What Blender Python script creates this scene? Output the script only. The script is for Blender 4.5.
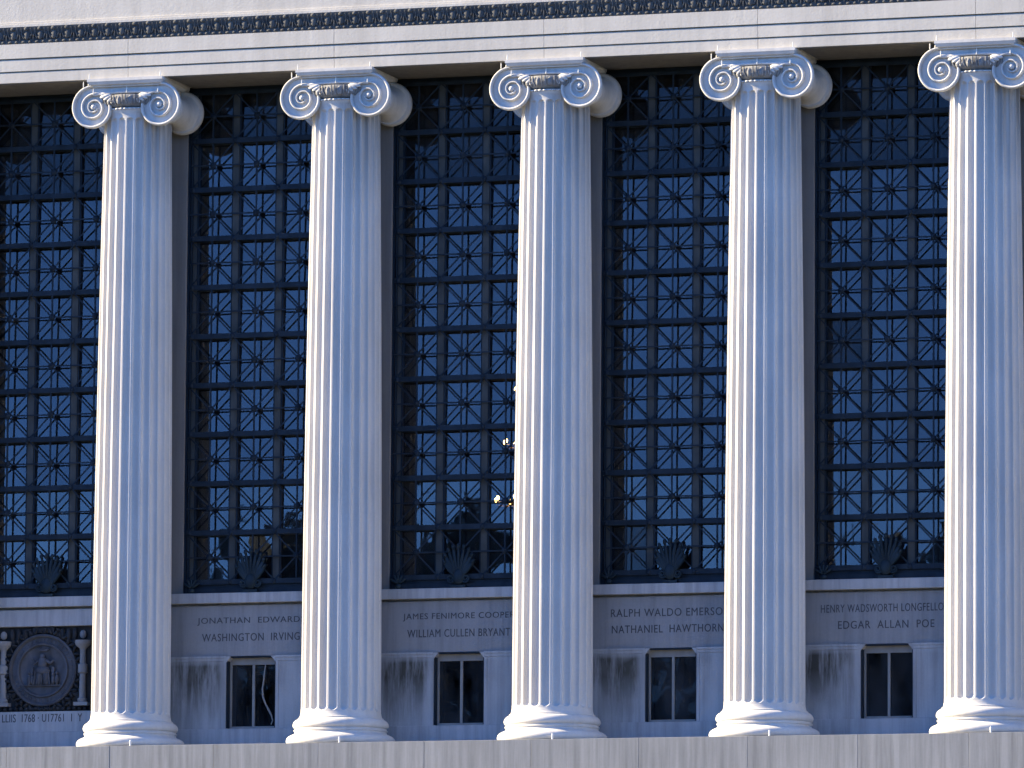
import bpy, bmesh, math, random
from mathutils import Vector, Matrix
random.seed(7)
PI = math.pi
S = bpy.context.scene
C = S.collection
for o in list(bpy.data.objects): bpy.data.objects.remove(o)

# ------------------------------------------------------------------ camera
cam_data = bpy.data.cameras.new('camera')
cam = bpy.data.objects.new('camera', cam_data); C.objects.link(cam)
r_ = Vector((0.95164565, 0.30713155, 0.00638501))
u_ = Vector((0.02959195, -0.11233891, 0.99322922))
f_ = Vector((-0.30576931, 0.94501332, 0.11599546))
M = Matrix((r_, u_, -f_)).transposed().to_4x4()
M.translation = Vector((44.78510114, -117.18407157, -8.21812597))
cam.matrix_world = M
cam_data.sensor_width = 36
cam_data.lens = 7246.212 * 36 / 1024
cam_data.clip_start = 1
cam_data.clip_end = 8000
S.camera = cam

# ------------------------------------------------------------------ light
SUN_EL, SUN_A = 28.0, 9.5              # elevation, degrees in front of the facade plane
sd = Vector((-math.cos(math.radians(SUN_EL)) * math.cos(math.radians(SUN_A)),
             -math.cos(math.radians(SUN_EL)) * math.sin(math.radians(SUN_A)),
             math.sin(math.radians(SUN_EL))))
W = bpy.data.worlds.new('World'); S.world = W; W.use_nodes = True
nt = W.node_tree
bg = nt.nodes['Background']
sky = nt.nodes.new('ShaderNodeTexSky'); sky.sky_type = 'NISHITA'
sky.sun_disc = False
sky.sun_elevation = math.radians(SUN_EL)
sky.sun_rotation = math.atan2(sd.x, sd.y)
sky.air_density = 0.42; sky.dust_density = 0.0; sky.ozone_density = 10.0
nt.links.new(sky.outputs[0], bg.inputs[0])
bg.inputs[1].default_value = 0.15
sl = bpy.data.lights.new('sun', 'SUN'); sl.energy = 5.0; sl.angle = math.radians(0.5)
sl.color = (1.0, 0.84, 0.57)
so = bpy.data.objects.new('sun', sl); C.objects.link(so)
so.rotation_euler = sd.to_track_quat('Z', 'Y').to_euler()
S.view_settings.view_transform = 'Standard'
S.view_settings.look = 'None'
S.view_settings.exposure = 2.05
S.view_settings.gamma = 1.0
S.view_settings.use_curve_mapping = False
S.render.engine = 'CYCLES'

# ------------------------------------------------------------------ materials
def new_mat(name):
    m = bpy.data.materials.new(name); m.use_nodes = True
    t = m.node_tree
    return m, t, t.nodes['Principled BSDF']

def L(t, a, b): t.links.new(a, b)

def noise(t, vec, scale, detail=4.0, rough=.55):
    n = t.nodes.new('ShaderNodeTexNoise'); n.inputs['Scale'].default_value = scale
    n.inputs['Detail'].default_value = detail; n.inputs['Roughness'].default_value = rough
    L(t, vec, n.inputs['Vector']); return n.outputs['Fac']

def mapped(t, scale, loc=(0, 0, 0)):
    g = t.nodes.new('ShaderNodeNewGeometry')
    m = t.nodes.new('ShaderNodeMapping'); m.inputs['Scale'].default_value = scale
    m.inputs['Location'].default_value = loc
    L(t, g.outputs['Position'], m.inputs['Vector']); return m.outputs['Vector']

def ramp(t, fac, p0, p1, c0=(0, 0, 0, 1), c1=(1, 1, 1, 1)):
    r = t.nodes.new('ShaderNodeValToRGB'); e = r.color_ramp.elements
    e[0].position = p0; e[1].position = p1; e[0].color = c0; e[1].color = c1
    L(t, fac, r.inputs[0]); return r.outputs[0]

def mix(t, fac, a, b, mode='MIX'):
    n = t.nodes.new('ShaderNodeMixRGB'); n.blend_type = mode
    for i, v in ((0, fac), (1, a), (2, b)):
        if hasattr(v, 'is_output'): L(t, v, n.inputs[i])
        elif i == 0: n.inputs[0].default_value = v
        else: n.inputs[i].default_value = v
    return n.outputs[0]

def mathn(t, op, a, b=None):
    n = t.nodes.new('ShaderNodeMath'); n.operation = op
    for i, v in ((0, a), (1, b)):
        if v is None: continue
        if hasattr(v, 'is_output'): L(t, v, n.inputs[i])
        else: n.inputs[i].default_value = v
    return n.outputs[0]

def stone(name, col, dark, streak=.35, stain=None, rough=.85, bump=.15, lo=.42, hi=.72):
    """limestone with blotches, fine grain and vertical rain streaks"""
    m, t, b = new_mat(name)
    big = noise(t, mapped(t, (1, 1, .6)), 1.3, 5)
    st = noise(t, mapped(t, (7, 7, .35)), 1.0, 6, .65)
    fine = noise(t, mapped(t, (1, 1, 1)), 24.0, 4, .6)
    c = mix(t, ramp(t, big, .35, .75), col + (1,), tuple(.86 * v for v in col) + (1,))
    sf = mathn(t, 'MULTIPLY', ramp(t, st, lo, hi), streak)
    c = mix(t, sf, c, dark + (1,))
    c = mix(t, .13, c, ramp(t, fine, .3, .7, (.55, .55, .55, 1), (1, 1, 1, 1)), 'MULTIPLY')
    if stain:
        c = stain(t, c)
    L(t, c, b.inputs['Base Color'])
    b.inputs['Roughness'].default_value = rough
    b.inputs['Specular IOR Level'].default_value = .25
    if bump:
        bp = t.nodes.new('ShaderNodeBump'); bp.inputs['Strength'].default_value = bump
        bp.inputs['Distance'].default_value = .02
        L(t, fine, bp.inputs['Height']); L(t, bp.outputs[0], b.inputs['Normal'])
    return m

def metal(name, col, rough=.5, var=.4, metallic=.35):
    m, t, b = new_mat(name)
    n = noise(t, mapped(t, (1, 1, .5)), 5.0, 5)
    c = mix(t, ramp(t, n, .35, .7), col + (1,), tuple(v * (1 - var) for v in col) + (1,))
    L(t, c, b.inputs['Base Color'])
    b.inputs['Roughness'].default_value = rough
    b.inputs['Metallic'].default_value = metallic
    b.inputs['Specular IOR Level'].default_value = .12
    return m

def panel_stain(t, c):
    # dark lichen and run-off on the low panels, strongest under the ledge, patchy from bay to bay
    g = t.nodes.new('ShaderNodeNewGeometry'); s = t.nodes.new('ShaderNodeSeparateXYZ')
    L(t, g.outputs['Position'], s.inputs[0])
    n = noise(t, mapped(t, (5.5, 1, .55), (1.7, 0, 0)), 1.0, 6, .7)
    n2 = noise(t, mapped(t, (.9, 1, .9), (3.4, 0, .3)), 1.0, 2)
    xm = mathn(t, 'FRACT', mathn(t, 'DIVIDE', s.outputs['X'], 3.8))        # 0 at column axis
    left = mathn(t, 'MULTIPLY', ramp(t, xm, .33, .36, (1, 1, 1, 1), (.32, .32, .32, 1)), 1.0)
    top = mathn(t, 'MULTIPLY', ramp(t, mathn(t, 'DIVIDE', s.outputs['Z'], 2.0), .22, .62), ramp(t, mathn(t, 'DIVIDE', s.outputs['Z'], 2.0), .74, .80, (1, 1, 1, 1), (0, 0, 0, 1)))
    k = mathn(t, 'MULTIPLY', ramp(t, n, .32, .56), ramp(t, n2, .30, .50))
    k = mathn(t, 'MULTIPLY', k, mathn(t, 'ADD', mathn(t, 'MULTIPLY', top, .8), .2))
    k = mathn(t, 'MULTIPLY', k, left)
    return mix(t, mathn(t, 'MULTIPLY', k, .93), c, (.05, .046, .032, 1))

def soot_and_shade(t, c):
    # brown run-off and painted-in shade under the capitals, heaviest on the right-hand flutes
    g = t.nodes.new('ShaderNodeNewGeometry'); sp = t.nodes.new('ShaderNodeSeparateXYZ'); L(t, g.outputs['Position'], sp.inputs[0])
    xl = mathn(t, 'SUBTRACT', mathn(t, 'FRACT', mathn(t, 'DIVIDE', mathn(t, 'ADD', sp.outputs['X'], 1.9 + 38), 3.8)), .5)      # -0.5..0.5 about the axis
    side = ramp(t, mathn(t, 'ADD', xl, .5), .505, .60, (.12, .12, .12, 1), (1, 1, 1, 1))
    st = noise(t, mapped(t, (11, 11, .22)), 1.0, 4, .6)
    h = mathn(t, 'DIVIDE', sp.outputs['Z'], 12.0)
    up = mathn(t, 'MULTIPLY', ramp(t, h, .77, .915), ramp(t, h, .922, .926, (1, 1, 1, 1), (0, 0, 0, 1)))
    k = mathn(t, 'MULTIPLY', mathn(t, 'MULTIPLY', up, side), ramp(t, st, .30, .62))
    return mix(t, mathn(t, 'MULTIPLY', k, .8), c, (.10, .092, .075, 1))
M_col = stone('column_limestone', (.61, .58, .53), (.34, .325, .30), .36, soot_and_shade, lo=.48, hi=.8, bump=.08)
M_arch = stone('entablature_limestone', (.54, .505, .44), (.29, .27, .235), .3)
M_wall = stone('wall_limestone', (.36, .355, .35), (.13, .13, .125), .55)
M_insc = stone('inscription_limestone', (.32, .315, .31), (.13, .13, .13), .45)
M_panel = stone('panel_limestone', (.49, .485, .48), (.16, .16, .155), .5, panel_stain)
M_sill = stone('sill_limestone', (.47, .465, .46), (.12, .12, .11), .45)
M_pier = stone('pier_limestone', (.24, .225, .205), (.10, .095, .09), .4)
M_terr = stone('terrace_granite', (.30, .305, .305), (.11, .115, .115), .8, lo=.40, hi=.75, bump=.07)
M_cap = stone('capital_limestone', (.60, .58, .54), (.28, .27, .25), .4, lo=.45, hi=.78, bump=.06)
M_ech = stone('shade_toned_echinus', (.30, .29, .27), (.08, .08, .08), .7, lo=.4, hi=.7)  # shade under the abacus put into the echinus colour
M_soff = stone('dark_soffit', (.17, .16, .145), (.08, .075, .07), .6)  # darker stone for the underside between columns
M_leaf = stone('shade_toned_carved_stone', (.11, .108, .10), (.04, .04, .04), .7)  # shade of the down-facing moulding painted as dark stone
M_letter = stone('letter_patina', (.10, .10, .105), (.05, .05, .05), .5, bump=0)
M_bronze = metal('dark_bronze', (.022, .034, .048), .55, .4, .1)
M_mull = metal('weathered_bronze', (.085, .09, .085), .6, .35, .05)
M_palm = metal('verdigris_bronze', (.024, .04, .052), .5, .4, .2)
M_relief = metal('relief_stone', (.12, .125, .14), .6, .55, .0)
M_reliefd = metal('relief_stone_dark', (.05, .053, .057), .7, .5, .0)  # darker tone for the relief ground and foliage
M_frame = metal('painted_window_frame', (.30, .29, .27), .5, .2, 0)
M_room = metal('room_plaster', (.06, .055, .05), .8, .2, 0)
M_brass = metal('chandelier_brass', (.25, .17, .07), .35, .3, .8)
M_pin = metal('pale_pin', (.75, .73, .66), .4, .1, 0)

def glass(name, tint, ior=1.55, wav=.0015, dirt=.1):
    m, t, b = new_mat(name); t.nodes.remove(b)
    out = t.nodes['Material Output']
    tr = t.nodes.new('ShaderNodeBsdfTransparent'); tr.inputs[0].default_value = tint + (1,)
    gl = t.nodes.new('ShaderNodeBsdfGlossy'); gl.inputs['Roughness'].default_value = .012
    fr = t.nodes.new('ShaderNodeFresnel'); fr.inputs[0].default_value = ior
    mx = t.nodes.new('ShaderNodeMixShader')
    n = noise(t, mapped(t, (1, 1, 1)), 2.3, 1)
    bp = t.nodes.new('ShaderNodeBump'); bp.inputs['Strength'].default_value = .5
    bp.inputs['Distance'].default_value = wav
    L(t, n, bp.inputs['Height']); L(t, bp.outputs[0], gl.inputs['Normal'])
    L(t, fr.outputs[0], mx.inputs[0]); L(t, tr.outputs[0], mx.inputs[1]); L(t, gl.outputs[0], mx.inputs[2])
    df = t.nodes.new('ShaderNodeBsdfDiffuse'); df.inputs[0].default_value = (.12, .13, .14, 1)
    dn = mathn(t, 'MULTIPLY', ramp(t, noise(t, mapped(t, (2.2, 1, .7)), 1.0, 5, .65), .32, .78), dirt)
    m2 = t.nodes.new('ShaderNodeMixShader')
    L(t, dn, m2.inputs[0]); L(t, mx.outputs[0], m2.inputs[1]); L(t, df.outputs[0], m2.inputs[2])
    L(t, m2.outputs[0], out.inputs[0])
    return m
M_glass = glass('window_glass', (.40, .47, .55), 1.78, dirt=.26)
M_glass_dull = glass('dull_window_glass', (.3, .33, .34), 1.42, dirt=.34)  # greyer, less reflective glass for the dull panes
M_glass_low = glass('low_window_glass', (.14, .18, .24), 1.22, dirt=.42)
m, t, b = new_mat('lamp_bulb'); M_bulb = m
b.inputs['Base Color'].default_value = (1, .8, .5, 1)
b.inputs['Emission Color'].default_value = (1, .5, .13, 1); b.inputs['Emission Strength'].default_value = 9
m, t, b = new_mat('lawn'); M_lawn = m
n = noise(t, mapped(t, (1, 1, 1)), .35, 6)
L(t, ramp(t, n, .3, .7, (.03, .042, .016, 1), (.05, .062, .026, 1)), b.inputs['Base Color']); b.inputs['Roughness'].default_value = .9
m, t, b = new_mat('paving'); M_pave = m
n = noise(t, mapped(t, (1, 1, 1)), .8, 6)
L(t, ramp(t, n, .3, .7, (.07, .066, .062, 1), (.10, .095, .088, 1)), b.inputs['Base Color']); b.inputs['Roughness'].default_value = .9
m, t, b = new_mat('foliage'); M_fol = m
n = noise(t, mapped(t, (1, 1, 1)), .5, 4)
L(t, ramp(t, n, .3, .7, (.014, .022, .014, 1), (.026, .036, .022, 1)), b.inputs['Base Color']); b.inputs['Roughness'].default_value = .8

# ------------------------------------------------------------------ mesh helpers
class MB:
    def __init__(s): s.v = []; s.f = []
    def add(s, vs, fs):
        k = len(s.v); s.v += [tuple(p) for p in vs]; s.f += [tuple(i + k for i in f) for f in fs]
    def box(s, x0, x1, y0, y1, z0, z1):
        s.add([(x0, y0, z0), (x1, y0, z0), (x1, y1, z0), (x0, y1, z0), (x0, y0, z1), (x1, y0, z1), (x1, y1, z1), (x0, y1, z1)],
              [(0, 3, 2, 1), (4, 5, 6, 7), (0, 1, 5, 4), (1, 2, 6, 5), (2, 3, 7, 6), (3, 0, 4, 7)])
    def prism(s, pts, y0, y1):
        """pts: (x,z) outline, counter-clockwise seen from -Y"""
        n = len(pts)
        vs = [(x, y0, z) for x, z in pts] + [(x, y1, z) for x, z in pts]
        s.add(vs, [tuple(range(n)), tuple(range(2 * n - 1, n - 1, -1))] + [(i, n + i, n + (i + 1) % n, (i + 1) % n) for i in range(n)])
    def bar(s, x0, z0, x1, z1, w, y0, y1):
        d = Vector((x1 - x0, z1 - z0)).normalized() * (w / 2); nx, nz = -d.y, d.x
        s.prism([(x0 - nx, z0 - nz), (x1 - nx, z1 - nz), (x1 + nx, z1 + nz), (x0 + nx, z0 + nz)], y0, y1)
    def lathe(s, prof, n=48, c=(0, 0), cap=True, axis='Z'):
        """prof: (r,h) list along the axis"""
        vs = []
        for r, h in prof:
            for i in range(n):
                a = 2 * PI * i / n
                if axis == 'Z': vs.append((c[0] + r * math.cos(a), c[1] + r * math.sin(a), h))
                else: vs.append((c[0] + r * math.cos(a), h, c[1] + r * math.sin(a)))
        fs = []
        for j in range(len(prof) - 1):
            for i in range(n):
                q = (j * n + i, j * n + (i + 1) % n, (j + 1) * n + (i + 1) % n, (j + 1) * n + i)
                fs.append(q if axis == 'Z' else q[::-1])
        if cap:
            fs.append(tuple(range(n - 1, -1, -1)) if axis == 'Z' else tuple(range(n)))
            k = (len(prof) - 1) * n
            fs.append(tuple(range(k, k + n)) if axis == 'Z' else tuple(range(k + n - 1, k - 1, -1)))
        s.add(vs, fs)
    def tube(s, pts, rad, n=8, flat=1.0):
        """round tube along 3-D points, rad a number or list"""
        pts = [Vector(p) for p in pts]; N = len(pts)
        rs = rad if isinstance(rad, (list, tuple)) else [rad] * N
        vs = []; ref = Vector((0, 1, 0))
        for i, p in enumerate(pts):
            d = (pts[min(i + 1, N - 1)] - pts[max(i - 1, 0)]).normalized()
            a = d.cross(ref)
            if a.length < 1e-3: a = d.cross(Vector((1, 0, 0)))
            a.normalize(); b2 = a.cross(d).normalized()
            for k in range(n):
                an = 2 * PI * k / n
                vs.append(p + a * math.cos(an) * rs[i] + b2 * math.sin(an) * rs[i] * flat)
        fs = [(j * n + i, (j + 1) * n + i, (j + 1) * n + (i + 1) % n, j * n + (i + 1) % n) for j in range(N - 1) for i in range(n)]
        fs += [tuple(range(n)), tuple(range(N * n - 1, (N - 1) * n - 1, -1))]
        s.add(vs, fs)
    def ball(s, c, rx, ry, rz, nu=12, nv=8, rot=0.0):
        """ellipsoid, rotated by rot in the XZ plane"""
        vs = []; cr, sr = math.cos(rot), math.sin(rot)
        for j in range(nv + 1):
            th = PI * j / nv
            for i in range(nu):
                ph = 2 * PI * i / nu
                x, y, z = rx * math.sin(th) * math.cos(ph), ry * math.sin(th) * math.sin(ph), -rz * math.cos(th)
                vs.append((c[0] + x * cr + z * sr, c[1] + y, c[2] - x * sr + z * cr))
        fs = [(j * nu + i, j * nu + (i + 1) % nu, (j + 1) * nu + (i + 1) % nu, (j + 1) * nu + i) for j in range(nv) for i in range(nu)]
        s.add(vs, fs)
    def build(s, name, mat, parent=None, smooth=40, bevel=0):
        me = bpy.data.meshes.new(name); me.from_pydata(s.v, [], s.f)
        me.materials.append(mat)
        bm = bmesh.new(); bm.from_mesh(me)
        bmesh.ops.remove_doubles(bm, verts=bm.verts, dist=1e-5)
        bmesh.ops.recalc_face_normals(bm, faces=bm.faces)
        if bevel:
            es = [e for e in bm.edges if len(e.link_faces) == 2 and e.calc_face_angle(0) > .6]
            bmesh.ops.bevel(bm, geom=es, offset=bevel, segments=2, affect='EDGES', profile=.5)
        bm.to_mesh(me); bm.free()
        if smooth and not bevel:
            me.polygons.foreach_set('use_smooth', [True] * len(me.polygons))
            me.set_sharp_from_angle(angle=math.radians(smooth))
        o = bpy.data.objects.new(name, me); C.objects.link(o)
        if parent: o.parent = parent
        return o

def empty(name, loc=(0, 0, 0)):
    o = bpy.data.objects.new(name, None); o.location = loc; C.objects.link(o); return o
def tag(o, label=None, cat=None, group=None, kind='thing'):
    for k, v in (('label', label), ('category', cat), ('group', group), ('kind', kind)):
        if v: o[k] = v
    return o
def kids(o): return [c for c in bpy.data.objects if c.parent == o]
def copy_tree(o, parent=None, loc=None):
    ch = kids(o)
    c = o.copy(); C.objects.link(c); c.parent = parent
    if loc is not None: c.location = loc
    for k in ch: copy_tree(k, c)
    return c

P = 3.8                      # column spacing
COLS = range(-1, 6)          # column k stands at x = 3.8 k
BAYS = range(0, 7)           # bay b is centred at x = 3.8 b - 1.9 - ... (see bx)
def bx(b): return P * b - 1.9 - P * 0
ZG = -9.8
X0, X1 = -P * 2 + 1.9 - 14, P * 6 + 14

# ------------------------------------------------------------------ ground
g = MB(); g.add([(-3000, -3000, ZG), (3000, -3000, ZG), (3000, 3000, ZG), (-3000, 3000, ZG)], [(0, 1, 2, 3)])
tag(g.build('ground', M_lawn, smooth=0), kind='structure')
g = MB(); g.add([(-90, -34, ZG + .004), (110, -34, ZG + .004), (110, 0, ZG + .004), (-90, 0, ZG + .004)], [(0, 1, 2, 3)])
tag(g.build('pavement', M_pave, smooth=0), kind='structure')
g = MB(); g.add([(-90, -125, ZG + .004), (110, -125, ZG + .004), (110, -108, ZG + .004), (-90, -108, ZG + .004)], [(0, 1, 2, 3)])
tag(g.build('path', M_pave, smooth=0), kind='structure')

# far wood beyond the lawn, seen mirrored in the panes
wd = MB(); rw = random.Random(3)
for k in range(190):
    x = -190 + 2.05 * k + rw.uniform(-3, 3); y = -150 + rw.uniform(-9, 9)
    h = rw.uniform(22.5, 26) + max(0, min(5, (x + 60) * .12)) + 2.5 * math.sin(k * .21) + 2.5 * math.sin(k * .57)
    for q in range(150):
        px, py, pz = rw.gauss(0, 2.6), rw.gauss(0, 2.6), rw.random()
        pz = ZG + 2.5 + (h - 2.5) * pz ** .8
        c = Vector((x + px, y + py, pz)); s = rw.uniform(.25, .75) if q % 3 else rw.uniform(.8, 1.5)
        a = Vector((rw.gauss(0, 1), rw.gauss(0, 1), rw.gauss(0, 1))).normalized(); b2 = a.orthogonal().normalized()
        d = a.cross(b2)
        wd.add([c + b2 * s, c + d * s, c - b2 * s, c - d * s], [(0, 1, 2, 3)])
tag(wd.build('far_wood', M_fol, smooth=0), kind='stuff')

# ------------------------------------------------------------------ library building
lib = tag(empty('library_building', (0, .75, 0)),
          'grey limestone library facade with tall bronze grilled windows and carved writers names behind the columns', 'building')
LOC = (0, -.75, 0)
def part(mb, name, mat, parent=lib, **k):
    o = mb.build(name, mat, parent, **k)
    if parent is lib: o.location = LOC
    return o

# plain wall running on to both sides, low wall courses per bay
w = MB(); w.box(X0, -6.98, .76, 1.3, ZG, 11.66); part(w, 'wall', M_insc)
w = MB(); w.box(P * 5 + .03, X1, .76, 1.3, ZG, 11.66); part(w, 'wall', M_insc)
w = MB()
w.box(-6.97, bx(0) - P / 2, .78, 1.3, 1.654, 2.535); part(w, 'inscription_course', M_insc)
w = MB(); w.box(bx(0) + P / 2, P * 5 + .02, .78, 1.3, 1.654, 2.535); part(w, 'inscription_course', M_insc)
b0 = MB()
b0.box(-6.97, P * 5 + .02, .69, 1.3, -1.0, .385)
part(b0, 'base_course', M_panel, bevel=.006)

MED = 0
LOWB = [-1, 1, 2, 3, 4, 5]
for b in LOWB:                          # panels left and right of each low window
    x = bx(b)
    for sgn in (-1, 1):
        m = MB()
        xa, xb = (x - 1.9, x - .457) if sgn < 0 else (x + .457, x + 1.9)
        m.box(xa, xb, .75, 1.28, .389, 1.56)
        m.box(xa + .001, xb - .001, .738, 1.28, 1.562, 1.615)
        m.box(xa, xb, .725, 1.28, 1.617, 1.652)
        if sgn < 0: m.box(xb - .055, xb - .001, .741, .76, .389, 1.56)
        else: m.box(xa + .001, xa + .055, .741, .76, .389, 1.56)
        part(m, 'wall_panel', M_panel)
    # head of the opening with cut corners
    for sgn in (-1, 1):
        m = MB(); m.prism([(x + sgn * .457, 1.646), (x + sgn * .457, 1.54), (x + sgn * .37, 1.646)][::sgn], .735, .93)
        part(m, 'window_head', M_panel)

# sills
for b in [-1] + list(range(0, 6)):
    x = bx(b); m = MB()
    m.box(x - 1.895, x + 1.895, .66, 1.25, 2.575, 2.75)
    m.box(x - 1.895, x + 1.895, .88, 1.24, 2.53, 2.58)
    part(m, 'sill', M_sill, bevel=.008)

# piers behind the columns
for k in range(-1, 6):
    x = P * k; m = MB()
    m.box(x - .62, x + .62, .75, 1.3, 2.752, 11.66)
    part(m, 'pier', M_pier, bevel=.012)

# ---- great window
ROWS = [2.95 + .8625 * i for i in range(11)]      # 2.95 ... 11.575
MX = (-1.215, -.405, .405, 1.215)
def make_window(seed):
    rr = random.Random(seed)
    fr = MB()                                    # outer frame and transoms
    for s in (-1, 1): fr.box(min(s * 1.235, s * 1.279), max(s * 1.235, s * 1.279), .79, 1.02, 2.752, 11.66)
    fr.box(-1.234, 1.234, .80, 1.02, 11.57, 11.655)
    fr.box(-1.234, 1.234, .80, 1.02, 2.754, 2.93)
    fr.box(-1.233, 1.233, .76, .80, 2.76, 2.84)
    for z in ROWS[1:-1]: fr.box(-1.234, 1.234, .875, .96, z - .05, z + .05)
    root = fr.build('window', M_bronze)
    for x in MX:
        mu = MB(); w_ = .055 if abs(x) < 1 else .035
        xx = x if abs(x) < 1 else x * .955
        mu.box(xx - w_, xx + w_, .845, .955, 2.93, 11.57)
        mu.build('mullion', M_mull, root)
        ed = MB()
        for s in (-1, 1):
            ed.box(xx + s * (w_ + .014) - .0135, xx + s * (w_ + .014) + .0135, .86, .952, 2.93, 11.57)
        ed.build('mullion_edge', M_bronze, root)
    gr = MB()
    for z in ROWS[:-1]: gr.box(-1.23, 1.23, .752, .80, z - .045, z + .045)
    gr.box(-1.23, 1.23, .754, .79, ROWS[-1] - .045, ROWS[-1] + .02)
    for i in range(3):
        xc = (MX[i] + MX[i + 1]) / 2
        gr.box(xc - .0135, xc + .0135, .760, .785, 2.93, 11.57)
    for s in (-1, 1): gr.box(s * 1.195 - .012, s * 1.195 + .012, .762, .788, 2.93, 11.57)
    for j in range(10):
        z0, z1 = ROWS[j], ROWS[j + 1]; zc = (z0 + z1) / 2
        gr.box(-1.23, 1.23, .763, .787, zc - .0125, zc + .0125)
        for i in range(3):
            xa, xb = MX[i] + .01, MX[i + 1] - .01; xc = (MX[i] + MX[i + 1]) / 2
            gr.bar(xa, z0 + .03, xb, z1 - .03, .024, .766, .782)
            gr.bar(xa, z1 - .03, xb, z0 + .03, .024, .767, .783)
    ro = gr
    for i in range(3):
        for j in range(10):
            xc = (MX[i] + MX[i + 1]) / 2; zc = (ROWS[j] + ROWS[j + 1]) / 2
            ro.ball((xc, .764, zc), .058, .03, .058, 10, 6)
            ro.ball((xc, .74, zc), .022, .016, .022, 8, 4)
    kn = gr                                      # studs where bars meet the mullions
    for z in ROWS[:-1]:
        for x in MX: kn.ball((x * (.965 if abs(x) > 1 else 1), .752, z), .042, .02, .052, 8, 5)
    gr.build('grille', M_bronze, root)
    gl = MB(); gd = MB(); gs = MB()
    for j in range(10):
        for i in range(3):
            xa, xb, za, zb = MX[i] + .02, MX[i + 1] - .02, ROWS[j] + .02, ROWS[j + 1] - .02
            ty = rr.gauss(0, .0014); tx = rr.gauss(0, .0014)
            up = .030 if j >= 2 else 0.0
            up += rr.gauss(0, .002)
            vs = []
            for (x, z) in ((xa, za), (xb, za), (xb, zb), (xa, zb)):
                vs.append((x, .93 + (x - (xa + xb) / 2) * tx + (z - (za + zb) / 2) * (ty + up), z))
            dull = j == 9 or (j == 8 and seed != 101) or (seed == 104 and (i, j) == (0, 4)) or (seed == 103 and (i, j) == (0, 0))
            ((gd if j > 7 else gs) if dull else gl).add(vs, [(0, 1, 2, 3)])
    gl.build('glass', M_glass, root, smooth=0)
    gd.build('dull_glass', M_glass_dull, root, smooth=0)
    if gs.v: gs.build('dull_glass', M_glass_dull, root, smooth=0)
    # palmette standing on the sill in front of the middle light
    pm = MB(); z0 = 2.78
    pm.box(-.13, .13, .655, .735, 2.755, 2.80)
    for k in range(-4, 5):
        a = k * .165; ln = .66 - .013 * k * k
        c = (math.sin(a) * ln * .60, .69, z0 + .10 + math.cos(a) * ln * .56)
        pm.ball(c, .030 + .004 * abs(k), .035, ln * .40, 8, 8, a)
        tip = (math.sin(a) * ln * .93, .675, z0 + .10 + math.cos(a) * ln * .90)
        pm.ball(tip, .032, .03, .05, 8, 6, a)
    pm.ball((0, .685, z0 + .16), .11, .05, .14, 12, 8)
    for s in (-1, 1):
        pts = []
        for q in range(26):
            th = q * .42; rad = .085 * math.exp(-.13 * th)
            pts.append((s * (.135 + rad * math.cos(th + 2.6)), .68, z0 + .13 + rad * math.sin(th + 2.6)))
        pm.tube(pts, .018, 6)
    pm.build('palmette', M_palm, root)
    for s in (-1, 1):
        pc = MB()
        for k in range(-2, 3):
            a = k * .5
            pc.ball((s * 1.10 + math.sin(a) * .09, .70, 2.83 + math.cos(a) * .11), .026, .03, .085, 8, 6, a)
        pc.ball((s * 1.10, .70, 2.80), .06, .035, .045, 10, 6)
        pc.build('corner_palmette', M_palm, root)
    return root
for b in range(-1, 6):
    wn = make_window(100 + b)
    wn.parent = lib; wn.location = (bx(b), -.75, 0)

# ---- low windows
def low_window():
    f = MB()
    xo, z0, z1 = .4565, .40, 1.646
    f.box(-xo, -xo + .055, .90, .96, z0, z1); f.box(xo - .055, xo, .90, .96, z0, z1)
    f.box(-xo + .055, xo - .055, .895, .96, z1 - .14, z1)
    f.box(-xo + .055, xo - .055, .88, .96, z0, z0 + .035)
    root = f.build('low_window', M_frame, bevel=.004)
    m = MB()
    m.box(-.456, -.436, .765, .899, .402, 1.645); m.box(.436, .456, .765, .899, .402, 1.645); m.box(-.435, .435, .765, .894, 1.625, 1.645)
    m.build('dark_reveal', M_bronze, root)  # thin dark plates added to stand in for shade in the reveal
    m = MB(); m.box(-.022, .022, .893, .95, z0 + .036, z1 - .141); m.build('mullion', M_frame, root)
    g1 = MB()
    for s in (-1, 1):
        xa, xb = (-xo + .05, -.02) if s < 0 else (.02, xo - .05)
        y = .925 + random.uniform(-.002, .002)
        g1.add([(xa, y, z0 + .03), (xb, y + random.uniform(-.003, .003), z0 + .03), (xb, y, z1 - .13), (xa, y, z1 - .13)], [(0, 1, 2, 3)])
    g1.build('glass', M_glass_low, root, smooth=0)
    return root
lw = low_window(); first = True
for b in LOWB:
    o = lw if first else copy_tree(lw, lib)
    first = False
    o.parent = lib; o.location = (bx(b), -.75, 0)

# ---- interior
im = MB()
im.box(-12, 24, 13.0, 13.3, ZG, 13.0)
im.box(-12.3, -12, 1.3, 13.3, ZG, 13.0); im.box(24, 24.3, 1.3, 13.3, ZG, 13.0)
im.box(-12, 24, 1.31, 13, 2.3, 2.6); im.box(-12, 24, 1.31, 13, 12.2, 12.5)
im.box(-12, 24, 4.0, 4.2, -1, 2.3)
part(im, 'interior_wall', M_room)

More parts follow.
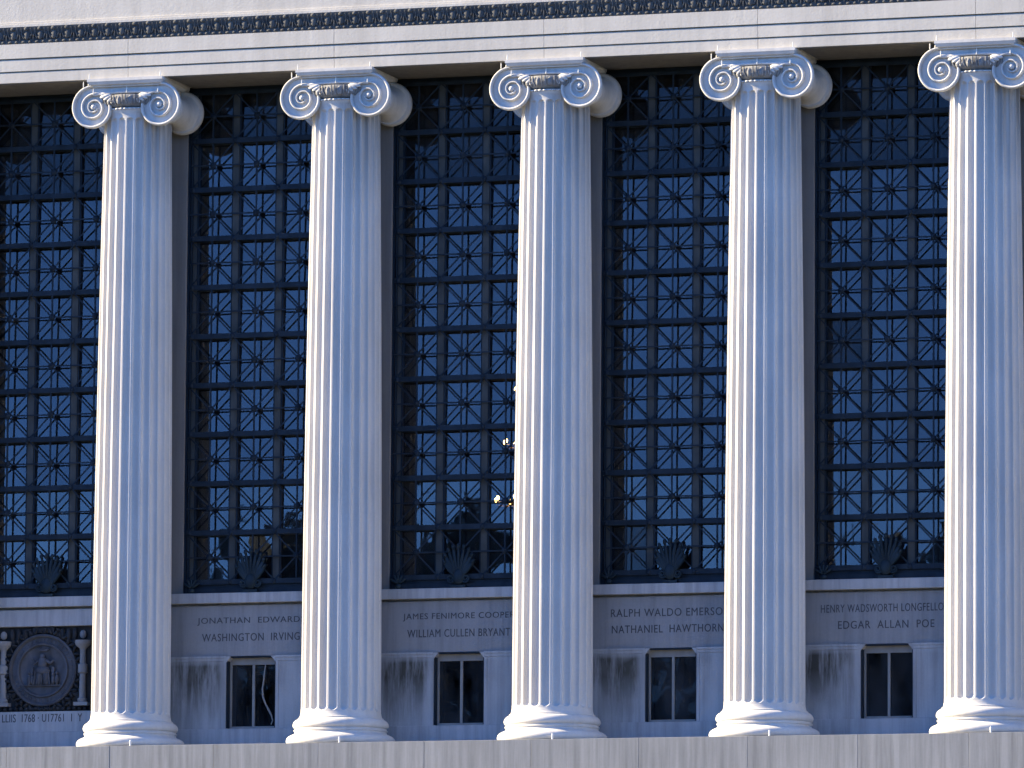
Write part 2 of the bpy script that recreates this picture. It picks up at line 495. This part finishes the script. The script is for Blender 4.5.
# ---- carved names
def text_mesh(s, width, height, x, y, z, track=1.0):
    cu = bpy.data.curves.new('name_letters', 'FONT'); cu.body = s; cu.size = 1; cu.extrude = 0.003
    cu.align_x = 'CENTER'; cu.space_character = track; cu.resolution_u = 4
    o = bpy.data.objects.new('tmp', cu); C.objects.link(o)
    dg = bpy.context.evaluated_depsgraph_get(); dg.update()
    me = bpy.data.meshes.new_from_object(o.evaluated_get(dg))
    bpy.data.objects.remove(o); bpy.data.curves.remove(cu)
    xs = [v.co.x for v in me.vertices]; ys = [v.co.y for v in me.vertices]
    w0, h0 = max(xs) - min(xs), max(ys) - min(ys); cx = (max(xs) + min(xs)) / 2; y0 = min(ys)
    for v in me.vertices:
        a, c, d = v.co.x, v.co.y, v.co.z
        v.co = ((a - cx) / w0 * width + x, y - d, (c - y0) / h0 * height + z)
    # one mesh per word: letters grouped wherever the gap between them stays small
    bm = bmesh.new(); bm.from_mesh(me); bpy.data.meshes.remove(me)
    seen, isl = set(), []
    for v in bm.verts:
        if v in seen: continue
        st, grp = [v], []
        seen.add(v)
        while st:
            q = st.pop(); grp.append(q)
            for e in q.link_edges:
                w2 = e.other_vert(q)
                if w2 not in seen: seen.add(w2); st.append(w2)
        isl.append((min(q.co.x for q in grp), max(q.co.x for q in grp), grp))
    isl.sort(key=lambda i: i[0])
    words, end = [], -1e9
    for a0, a1, grp in isl:
        if a0 - end > .042: words.append([])
        words[-1].append(grp); end = max(end, a1)
    for w2 in words:
        vs = [v for grp in w2 for v in grp]; idx = {v: i for i, v in enumerate(vs)}
        mb = MB(); mb.v = [tuple(v.co) for v in vs]
        mb.f = [tuple(idx[v] for v in f.verts) for f in bm.faces if f.verts[0] in idx]
        part(mb, 'carved_word', M_letter, smooth=0)
    bm.free()
NAMES = {1: (('JONATHAN  EDWARDS', 1.98), ('WASHINGTON  IRVING', 1.80)),
         2: (('JAMES FENIMORE COOPER', 2.02), ('WILLIAM CULLEN BRYANT', 1.86)),
         3: (('RALPH WALDO EMERSON', 2.12), ('NATHANIEL  HAWTHORNE', 2.08)),
         4: (('HENRY WADSWORTH LONGFELLOW', 2.28), ('EDGAR  ALLAN  POE', 1.68))}
for b, (a, c) in NAMES.items():
    text_mesh(a[0], a[1], .135, bx(b) - .02, .777, 2.195, 1.12)
    text_mesh(c[0], c[1], .135, bx(b) - .02, .777, 1.915, 1.12)

# ---- medallion panel of the left bay
md = bx(MED) - .09; x = bx(MED)
m = MB()
m.box(x - 1.9, x + 1.9, .735, 1.3, 2.24, 2.53)
m.box(x - 1.9, x + 1.9, .735, 1.3, .387, .745)
part(m, 'wall_panel', M_panel, bevel=.006)
m = MB(); m.box(x - 1.9, x + 1.9, .86, 1.3, .745, 2.24)
rp = part(m, 'relief_panel', M_reliefd)
def sub(mb, name, mat, par, **k): return mb.build(name, mat, par, **k)
m = MB()                                         # round seal
m.lathe([(.01, .83), (.40, .83), (.43, .815), (.445, .77), (.47, .765), (.485, .81), (.575, .81), (.585, .77), (.61, .75), (.635, .77), (.64, .87)][::-1], 64, (md, 1.47), True, 'Y')
sub(m, 'seal', M_relief, rp)
m = MB()                                         # raised marks round the rim
for k in range(44):
    a = 2 * PI * k / 44
    ra = .533; wv = .012 + .006 * ((k * 7) % 3)
    m.bar(md + math.cos(a) * (ra - .026), 1.47 + math.sin(a) * (ra - .026), md + math.cos(a) * (ra + .026), 1.47 + math.sin(a) * (ra + .026), wv, .79, .815)
sub(m, 'rim_mark', M_relief, rp)
m = MB(); cx, cz = md, 1.47                      # seated robed figure with small figures beside it
m.ball((cx, .77, cz + .245), .042, .045, .052)
m.ball((cx, .775, cz + .12), .085, .06, .12)
m.tube([(cx - .07, .77, cz + .17), (cx - .14, .765, cz + .11), (cx - .19, .765, cz + .20)], [.032, .028, .022], 8)
m.tube([(cx + .07, .77, cz + .17), (cx + .15, .765, cz + .12), (cx + .21, .765, cz + .17)], [.032, .028, .022], 8)
m.ball((cx + .01, .765, cz - .01), .14, .08, .085)
m.ball((cx - .05, .77, cz - .12), .06, .07, .15, rot=.12); m.ball((cx + .07, .77, cz - .12), .065, .07, .15, rot=-.12)
for k in range(7): m.tube([(cx - .12 + .04 * k, .735, cz + .0), (cx - .15 + .05 * k, .74, cz - .25)], .014, 6)
for fx, s in ((-.25, 1), (-.19, .85), (.27, .95), (.20, .8)):
    m.ball((cx + fx, .78, cz - .17), .035, .045, .10 * s); m.ball((cx + fx, .775, cz - .17 + .13 * s), .026, .03, .03)
m.box(cx - .22, cx - .17, .77, .81, cz - .2, cz + .06); m.box(cx + .17, cx + .22, .77, .81, cz - .2, cz + .06)
m.box(cx - .36, cx + .36, .765, .81, cz - .275, cz - .255)
for k in range(-3, 4):
    a = k * .33; m.bar(cx + math.sin(a) * .06, cz + .34, cx + math.sin(a) * .14, cz + .34 + math.cos(a) * .07, .016, .78, .81)
sub(m, 'seated_figure', M_relief, rp)
for s in (-1, 1):                                # colonnettes
    q = MB(); xx = md + s * .745
    q.lathe([(.075, .90), (.085, .93), (.085, .96), (.06, .98), (.055, 1.40), (.085, 1.42), (.085, 1.56), (.055, 1.58), (.05, 1.80), (.06, 1.84), (.13, 1.90), (.145, 1.95), (.145, 1.985)], 20, (xx, .80))
    q.box(xx - .13, xx + .13, .70, .86, .84, .90)
    q.ball((xx, .80, 2.09), .06, .06, .075)
    sub(q, 'colonnette', M_insc, rp)
q = MB()                                         # scroll foliage filling the corners
rs = random.Random(5)
for s in (-1, 1):
    for v in (-1, 1):
        for k in range(3):
            cx_, cz_ = md + s * (.30 + .16 * k), 1.47 + v * (.66 - .10 * k)
            for n_ in range(5):
                a = rs.uniform(0, 2 * PI)
                q.ball((cx_ + .05 * math.cos(a), .83, cz_ + .05 * math.sin(a)), .03, .04, .07, 8, 6, a)
for k in range(-8, 9):
    q.ball((md + .1 * k, .80, .795), .038, .05, .036, 8, 6)
for k in range(46):
    a = 2 * PI * k / 46
    q.ball((md + math.cos(a) * .69, .80, 1.47 + math.sin(a) * .69), .030, .05, .062, 8, 6, PI / 2 - a + (.5 if k % 2 else -.5))
for k in (-5, -4, -3, 3, 4, 5): q.ball((md + .118 * k, .82, 2.10), .045, .05, .11, 10, 6)
q.box(md - .20, md + .20, .79, .86, 2.13, 2.225)
for s in (-1, 1):
    for k in range(2): q.box(md + s * (1.05 + .3 * k) - .10, md + s * (1.05 + .3 * k) + .10, .81, .87, .9, 2.1)
sub(q, 'carved_foliage', M_reliefd, rp)
text_mesh('LLIIS  1768 · U17761  1  Y', 1.5, .14, md + .02, .732, .56, 1.05)

# ---- entablature in blocks jointed over the column axes
for k in range(-3, 8):
    xa, xb = (P * k + .0035, P * (k + 1) - .0035) if -3 <= k < 7 else (P * 7 + .006, X1)
    if k == -3: xa = X0
    m = MB()
    ch = [(-.600, 11.67), (-.600, 11.845), (-.55, 11.848), (-.55, 11.868), (-.610, 11.871), (-.610, 12.072), (-.55, 12.075), (-.55, 12.095), (-.622, 12.098), (-.622, 12.352), (-.5, 12.352), (.745, 12.352), (.745, 11.67)]
    n = len(ch)
    vs = [(xa, y, z) for y, z in ch] + [(xb, y, z) for y, z in ch]
    m.add(vs, [tuple(range(n)), tuple(range(2 * n - 1, n - 1, -1))] + [(i, (i + 1) % n, n + (i + 1) % n, n + i) for i in range(n)])
    part(m, 'architrave', M_arch, smooth=0)
for k in range(-3, 7):
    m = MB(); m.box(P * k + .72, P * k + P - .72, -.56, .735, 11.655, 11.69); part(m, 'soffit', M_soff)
m = MB(); m.box(X0, X1, -.54, .70, 11.70, 13.0)
m.box(X0, X1, -.655, .7, 12.645, 12.70); m.box(X0, X1, -.64, .7, 12.70, 12.735)
m.box(X0, X1, -.615, 1.3, 12.735, 14.6)
m.box(X0, X1, .70, 14, 12.52, 14.6)
part(m, 'frieze', M_arch, bevel=.005)
# carved leaf moulding, one length per bay
def leaf_run(xa, n_, pitch):
    m = MB()
    xb = xa + n_ * pitch
    pf = [(-.585, 12.355), (-.606, 12.36), (-.608, 12.40), (-.595, 12.43), (-.598, 12.48), (-.61, 12.54), (-.645, 12.60), (-.655, 12.64), (-.58, 12.643)]
    k = len(pf)
    m.add([(xa, y, z) for y, z in pf] + [(xb, y, z) for y, z in pf], [tuple(range(k)), tuple(range(2 * k - 1, k - 1, -1))] + [(i, (i + 1) % k, k + (i + 1) % k, k + i) for i in range(k)])
    for i in range(n_):
        xc = xa + (i + .5) * pitch
        m.ball((xc, -.645, 12.612), .045, .034, .034, 8, 6)               # leaf tip
        m.ball((xc, -.615, 12.51), .06, .03, .09, 8, 6)
        for s in (-1, 1):
            m.tube([(xc + s * .055, -.612, 12.44), (xc + s * .098, -.622, 12.53), (xc + s * .085, -.65, 12.625)], .016, 6)
        m.ball((xc + pitch / 2, -.618, 12.50), .014, .02, .11, 6, 6)
        m.ball((xc - .06, -.612, 12.385), .045, .020, .022, 8, 5); m.ball((xc + .06, -.612, 12.385), .03, .020, .022, 8, 5)
    return m
for k in range(-3, 7):
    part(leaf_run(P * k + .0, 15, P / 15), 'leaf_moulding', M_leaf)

# ------------------------------------------------------------------ columns
NF = 24
def shaft_r(z):
    t = (z - .5) / (11.0 - .5); t = max(0, min(1, t))
    return .688 - .098 * (t ** 1.6)
def make_column():
    root = empty('stone_column')
    b = MB()
    b.lathe([(.88, .0), (.915, .02), (.935, .055), (.938, .085), (.93, .12), (.905, .15), (.87, .172), (.835, .186), (.805, .20), (.790, .222), (.790, .24),
             (.808, .246), (.808, .268), (.788, .275), (.785, .292), (.80, .30), (.815, .315), (.825, .345), (.82, .38), (.805, .41), (.78, .435), (.75, .45),
             (.735, .452), (.735, .475), (.715, .48), (.705, .50), (.697, .53), (.692, .56)], 96)
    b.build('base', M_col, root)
    # fluted shaft
    n = NF * 12; zs = [.56, .57, .58, .59, .60, .612, .625, .64, .66, .69] + [.69 + (10.86 - .69) * i / 16 for i in range(1, 17)] + [10.885, 10.91, 10.93, 10.945, 10.957, 10.967, 10.975, 10.985, 11.0, 11.04, 11.08, 11.11]
    vs = []; zb, zt = .585, 10.972
    for z in zs:
        R = shaft_r(z)
        if z > 11.0: R += .035 * ((z - 11.0) / .11) ** 2
        pw = 2 * PI * R / NF; hw = pw * .40                     # half width of a flute
        for i in range(n):
            ph = (i % 12) / 12.0 - .5                            # -0.5..0.5 across one module, flute centred on 0
            s = ph * pw
            d = 0.0
            e = min(z - zb, zt - z)                              # distance inside the flute's end
            if e > 0 and abs(s) < hw:
                q = 1 - (s / hw) ** 2
                if e < hw: q -= ((hw - e) / hw) ** 2
                d = hw * .86 * math.sqrt(max(0, q))
            a = 2 * PI * (i + 0.0) / n
            vs.append(((R - d) * math.cos(a), (R - d) * math.sin(a), z))
    fs = [(j * n + i, j * n + (i + 1) % n, (j + 1) * n + (i + 1) % n, (j + 1) * n + i) for j in range(len(zs) - 1) for i in range(n)]
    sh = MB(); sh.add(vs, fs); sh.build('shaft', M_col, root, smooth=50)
    # capital
    c = MB()
    c.lathe([(.60, 11.105), (.625, 11.112), (.632, 11.128), (.625, 11.145), (.58, 11.155)], 72)
    eb = MB(); eb.lathe([(.56, 11.157), (.60, 11.165), (.655, 11.195), (.69, 11.25), (.695, 11.34), (.68, 11.375), (.58, 11.39)], 72)
    for k in range(20):                                          # egg and dart
        a = 2 * PI * (k + .5) / 20
        x, y = math.cos(a), math.sin(a)
        eb.add(*ell(x * .672, y * .672, 11.275, .05, .052, .085, a))
        for s in (-1, 1):
            a2 = a + s * .115
            eb.tube([(math.cos(a2 - s * .02) * .66, math.sin(a2 - s * .02) * .66, 11.20), (math.cos(a2) * .715, math.sin(a2) * .715, 11.27), (math.cos(a2) * .72, math.sin(a2) * .72, 11.365)], .013, 6)
    for k in range(48):
        a = 2 * PI * k / 48
        c.add(*ell(math.cos(a) * .635, math.sin(a) * .635, 11.128, .02, .033, .018, a))
    c.box(-.62, .62, -.548, .548, 11.40, 11.549)                 # channel between the scrolls
    for s in (-1, 1):                                            # raised lips of the channel
        y = -.595 if s < 0 else .595
        lip = [(-.612 + 1.224 * i / 16, y, 11.395 + .03 * math.sin(PI * i / 16)) for i in range(17)]
        c.tube(lip, .024, 8)
        c.tube([(-.612, y, 11.538), (.612, y, 11.538)], .017, 8)
        for sx in (-1, 1):                                       # small palmette leaves in the corners
            for q in range(4):
                a = -.95 + q * .33
                c.ball((sx * (.375 - .05 * q), y * 1.06, 11.36 - .028 * q), .034, .03, .105 - .012 * q, 8, 6, -sx * (1.35 - .22 * q))
    cap = c.build('capital', M_cap, root)
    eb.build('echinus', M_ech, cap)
    a = MB()
    pf = [(.64, 11.552), (.665, 11.56), (.685, 11.585), (.695, 11.61), (.70, 11.615), (.70, 11.664)]
    vs = []
    for r, z in pf: vs += [(-r, -r * .985, z), (r, -r * .985, z), (r, r * .985, z), (-r, r * .985, z)]
    a.add(vs, [(j * 4 + i, j * 4 + (i + 1) % 4, j * 4 + 4 + (i + 1) % 4, j * 4 + 4 + i) for j in range(len(pf) - 1) for i in range(4)] + [(3, 2, 1, 0), tuple(range(len(vs) - 4, len(vs)))])
    a.build('abacus', M_cap, cap, smooth=30)
    for s in (-1, 1):
        v = MB(); ex, ez = s * .612, 11.18
        ys = [-.53, -.52, -.50, -.44, -.30, -.16, -.10, -.085, -.05, 0]
        rs_ = [.34, .34, .325, .285, .245, .225, .22, .245, .248, .25]
        prof = list(zip(rs_, ys)) + [(r, -y) for r, y in list(zip(rs_, ys))[-2::-1]]
        v.lathe(prof, 40, (ex, ez), True, 'Y')
        for fy in (-1, 1):
            TB = [.372, .372, .352, .315, .225, .205, .195, .165, .112, .095, .088, .06]
            def rad_at(th):
                q = th / (PI / 2); i = min(int(q), len(TB) - 2); return TB[i] + (TB[i + 1] - TB[i]) * (q - i)
            def sm(th): return (rad_at(max(0, th - .45)) + 2 * rad_at(th) + rad_at(min(th + .45, 11 * PI / 2 - .001))) / 4
            N = 160; pts = []; rad = []
            for i in range(N):
                th = 2.7 * 2 * PI * i / (N - 1); r = sm(th); an = PI / 2 - s * th      # from the top, outward, down and inward
                pts.append((ex + r * math.cos(an), fy * .575, ez + r * math.sin(an)))
                rad.append(.026 if th < 4 else .026 - .0008 * (th - 4))
            v.tube(pts, rad, 10, 2.1)
            v.ball((ex, fy * .575, ez), .05, .055, .05, 14, 8)
            out = []
            for i in range(48):
                th = 2 * PI * i / 48
                r = sm(th) if th < 1.5 * PI else .315 + (.36 - .315) * (th - 1.5 * PI) / (PI / 2)
                an = PI / 2 - s * th; out.append((ex + r * math.cos(an), ez + r * math.sin(an)))
            if s > 0: out = out[::-1]
            v.prism(out, min(fy * .50, fy * .552), max(fy * .50, fy * .552))
        v.build('volute', M_cap, cap, smooth=50)
    for (x, z, y, h) in ((-.66, 11.66, -.68, .10), (.66, 11.66, -.68, .10), (-.79, 11.545, -.62, .09), (-.70, 11.545, -.62, .06), (-.6, 11.41, -.632, .09), (.6, 11.41, -.632, .06), (.02, 11.42, -.63, .10)):
        q = MB(); q.lathe([(.009, z - .01), (.009, z + h * .7), (.003, z + h)], 6, (x, y)); q.build('pin', M_pin, cap)
    return root
def ell(x, y, z, rr, rt, rz, a):
    nu, nv = 8, 6; vs = []
    for j in range(nv + 1):
        th = PI * j / nv
        for i in range(nu):
            ph = 2 * PI * i / nu
            d, e = rr * math.sin(th) * math.cos(ph), rt * math.sin(th) * math.sin(ph)
            vs.append((x + d * math.cos(a) - e * math.sin(a), y + d * math.sin(a) + e * math.cos(a), z - rz * math.cos(th)))
    return vs, [(j * nu + i, j * nu + (i + 1) % nu, (j + 1) * nu + (i + 1) % nu, (j + 1) * nu + i) for j in range(nv) for i in range(nu)]
DX = {-1: -.1, 0: -.032, 1: .022, 2: .026, 3: -.025}
LAB = {-1: 'fluted stone column on the far side of the carved seal panel',
       0: 'fluted stone column right beside the round carved seal, leftmost of the five in view',
       1: 'second fluted stone column from the left, next to the low window with the pale cord',
       2: 'middle fluted stone column of five, with the glowing chandelier just behind its left edge',
       3: 'fourth fluted stone column from the left, second from the right edge',
       4: 'rightmost fluted stone column in view, its capital cut by the right edge',
       5: 'fluted stone column beyond the rightmost one in view'}
proto = make_column()
for k in COLS:
    o = proto if k == 0 else copy_tree(proto)
    o.location = (P * k + DX.get(k, 0), 0, 0)
    tag(o, LAB[k], 'column', 'giant fluted columns of the library front')

# ------------------------------------------------------------------ terrace wall under the columns
tw = tag(empty('terrace_wall', (6, -1, ZG)), 'grey streaked granite terrace wall of jointed blocks under the row of columns', 'wall')
m = MB(); m.box(X0, X1, -.93, .74, ZG, -.004)
o = m.build('core', M_terr, tw, smooth=0); o.location = (-6, 1, -ZG)
for k in range(-16, 24):
    xa = 1.9 * k - .03 + .002; xb = xa + 1.9 - .004
    m = MB()
    m.box(xa, xb, -1.0 + random.uniform(-.002, .002), -.90, -.95, random.uniform(-.0012, .0012))
    o = m.build('stone_block', M_terr, tw, smooth=30, bevel=.004); o.location = (-6, 1, -ZG)
m = MB()
for row in range(1, 10):
    for k in range(-16, 24):
        xa = 1.9 * k - .03 + .005 + (.95 if row % 2 else 0); m.box(xa, xa + 1.89, -1.0, -.92, -.95 - row * .98 + .008, -.95 - (row - 1) * .98 - .006)
o = m.build('lower_courses', M_terr, tw, smooth=0); o.location = (-6, 1, -ZG)
for k in COLS:
    m = MB(); m.lathe([(.016, -.002), (.016, .085), (.010, .10)], 8, (P * k + .33, -.95))
    o = m.build('peg', M_pin, tw); o.location = (-6, 1, -ZG)

# ------------------------------------------------------------------ chandelier inside the third bay
ch = tag(empty('chandelier', (5.16, 6.0, 4.75)), 'lit tiered chandelier glowing behind the window left of the middle column', 'chandelier')
def chp(mb, name, mat):
    o = mb.build(name, mat, ch); o.location = (-5.16, -6.0, -4.75); return o
cxx = 5.16
m = MB(); m.lathe([(.02, 4.6), (.06, 4.65), (.03, 4.8), (.03, 5.8), (.06, 5.85), (.02, 5.95), (.02, 12.2)], 10, (cxx, 6.0)); chp(m, 'stem', M_brass)
for zt_, rad_ in ((4.72, .52), (5.76, .36), (6.72, .20)):
    m = MB(); ring = [(cxx + rad_ * math.cos(2 * PI * i / 32), 6.0 + rad_ * math.sin(2 * PI * i / 32), zt_) for i in range(33)]
    m.tube(ring, .02, 6)
    for i in range(4):
        a = PI / 4 + i * PI / 2; m.tube([(cxx, 6, zt_ + .02), (cxx + rad_ * math.cos(a), 6 + rad_ * math.sin(a), zt_)], .012, 6)
    chp(m, 'ring', M_brass)
    nb = 8 if rad_ > .3 else 4
    for i in range(nb):
        a = 2 * PI * (i + .5) / nb + .4
        q = MB(); q.ball((cxx + rad_ * math.cos(a), 6.0 + rad_ * math.sin(a), zt_ + .09), .030, .030, .042, 8, 6)
        chp(q, 'bulb', M_bulb)

# thin pale wavy strand before the right pane of the first low window
q = MB(); xw = bx(1)
q.tube([(xw + .23, .865, 1.51), (xw + .215, .865, 1.40), (xw + .20, .865, 1.25), (xw + .175, .865, 1.08), (xw + .185, .865, .95), (xw + .235, .865, .82), (xw + .29, .865, .72), (xw + .345, .865, .62), (xw + .37, .865, .53), (xw + .34, .865, .46)], [.010, .012, .016, .014, .018, .014, .018, .015, .012, .010], 8)
tag(q.build('pale_strand', M_frame), 'pale wavy cord before the right pane of the leftmost low window', 'strand')
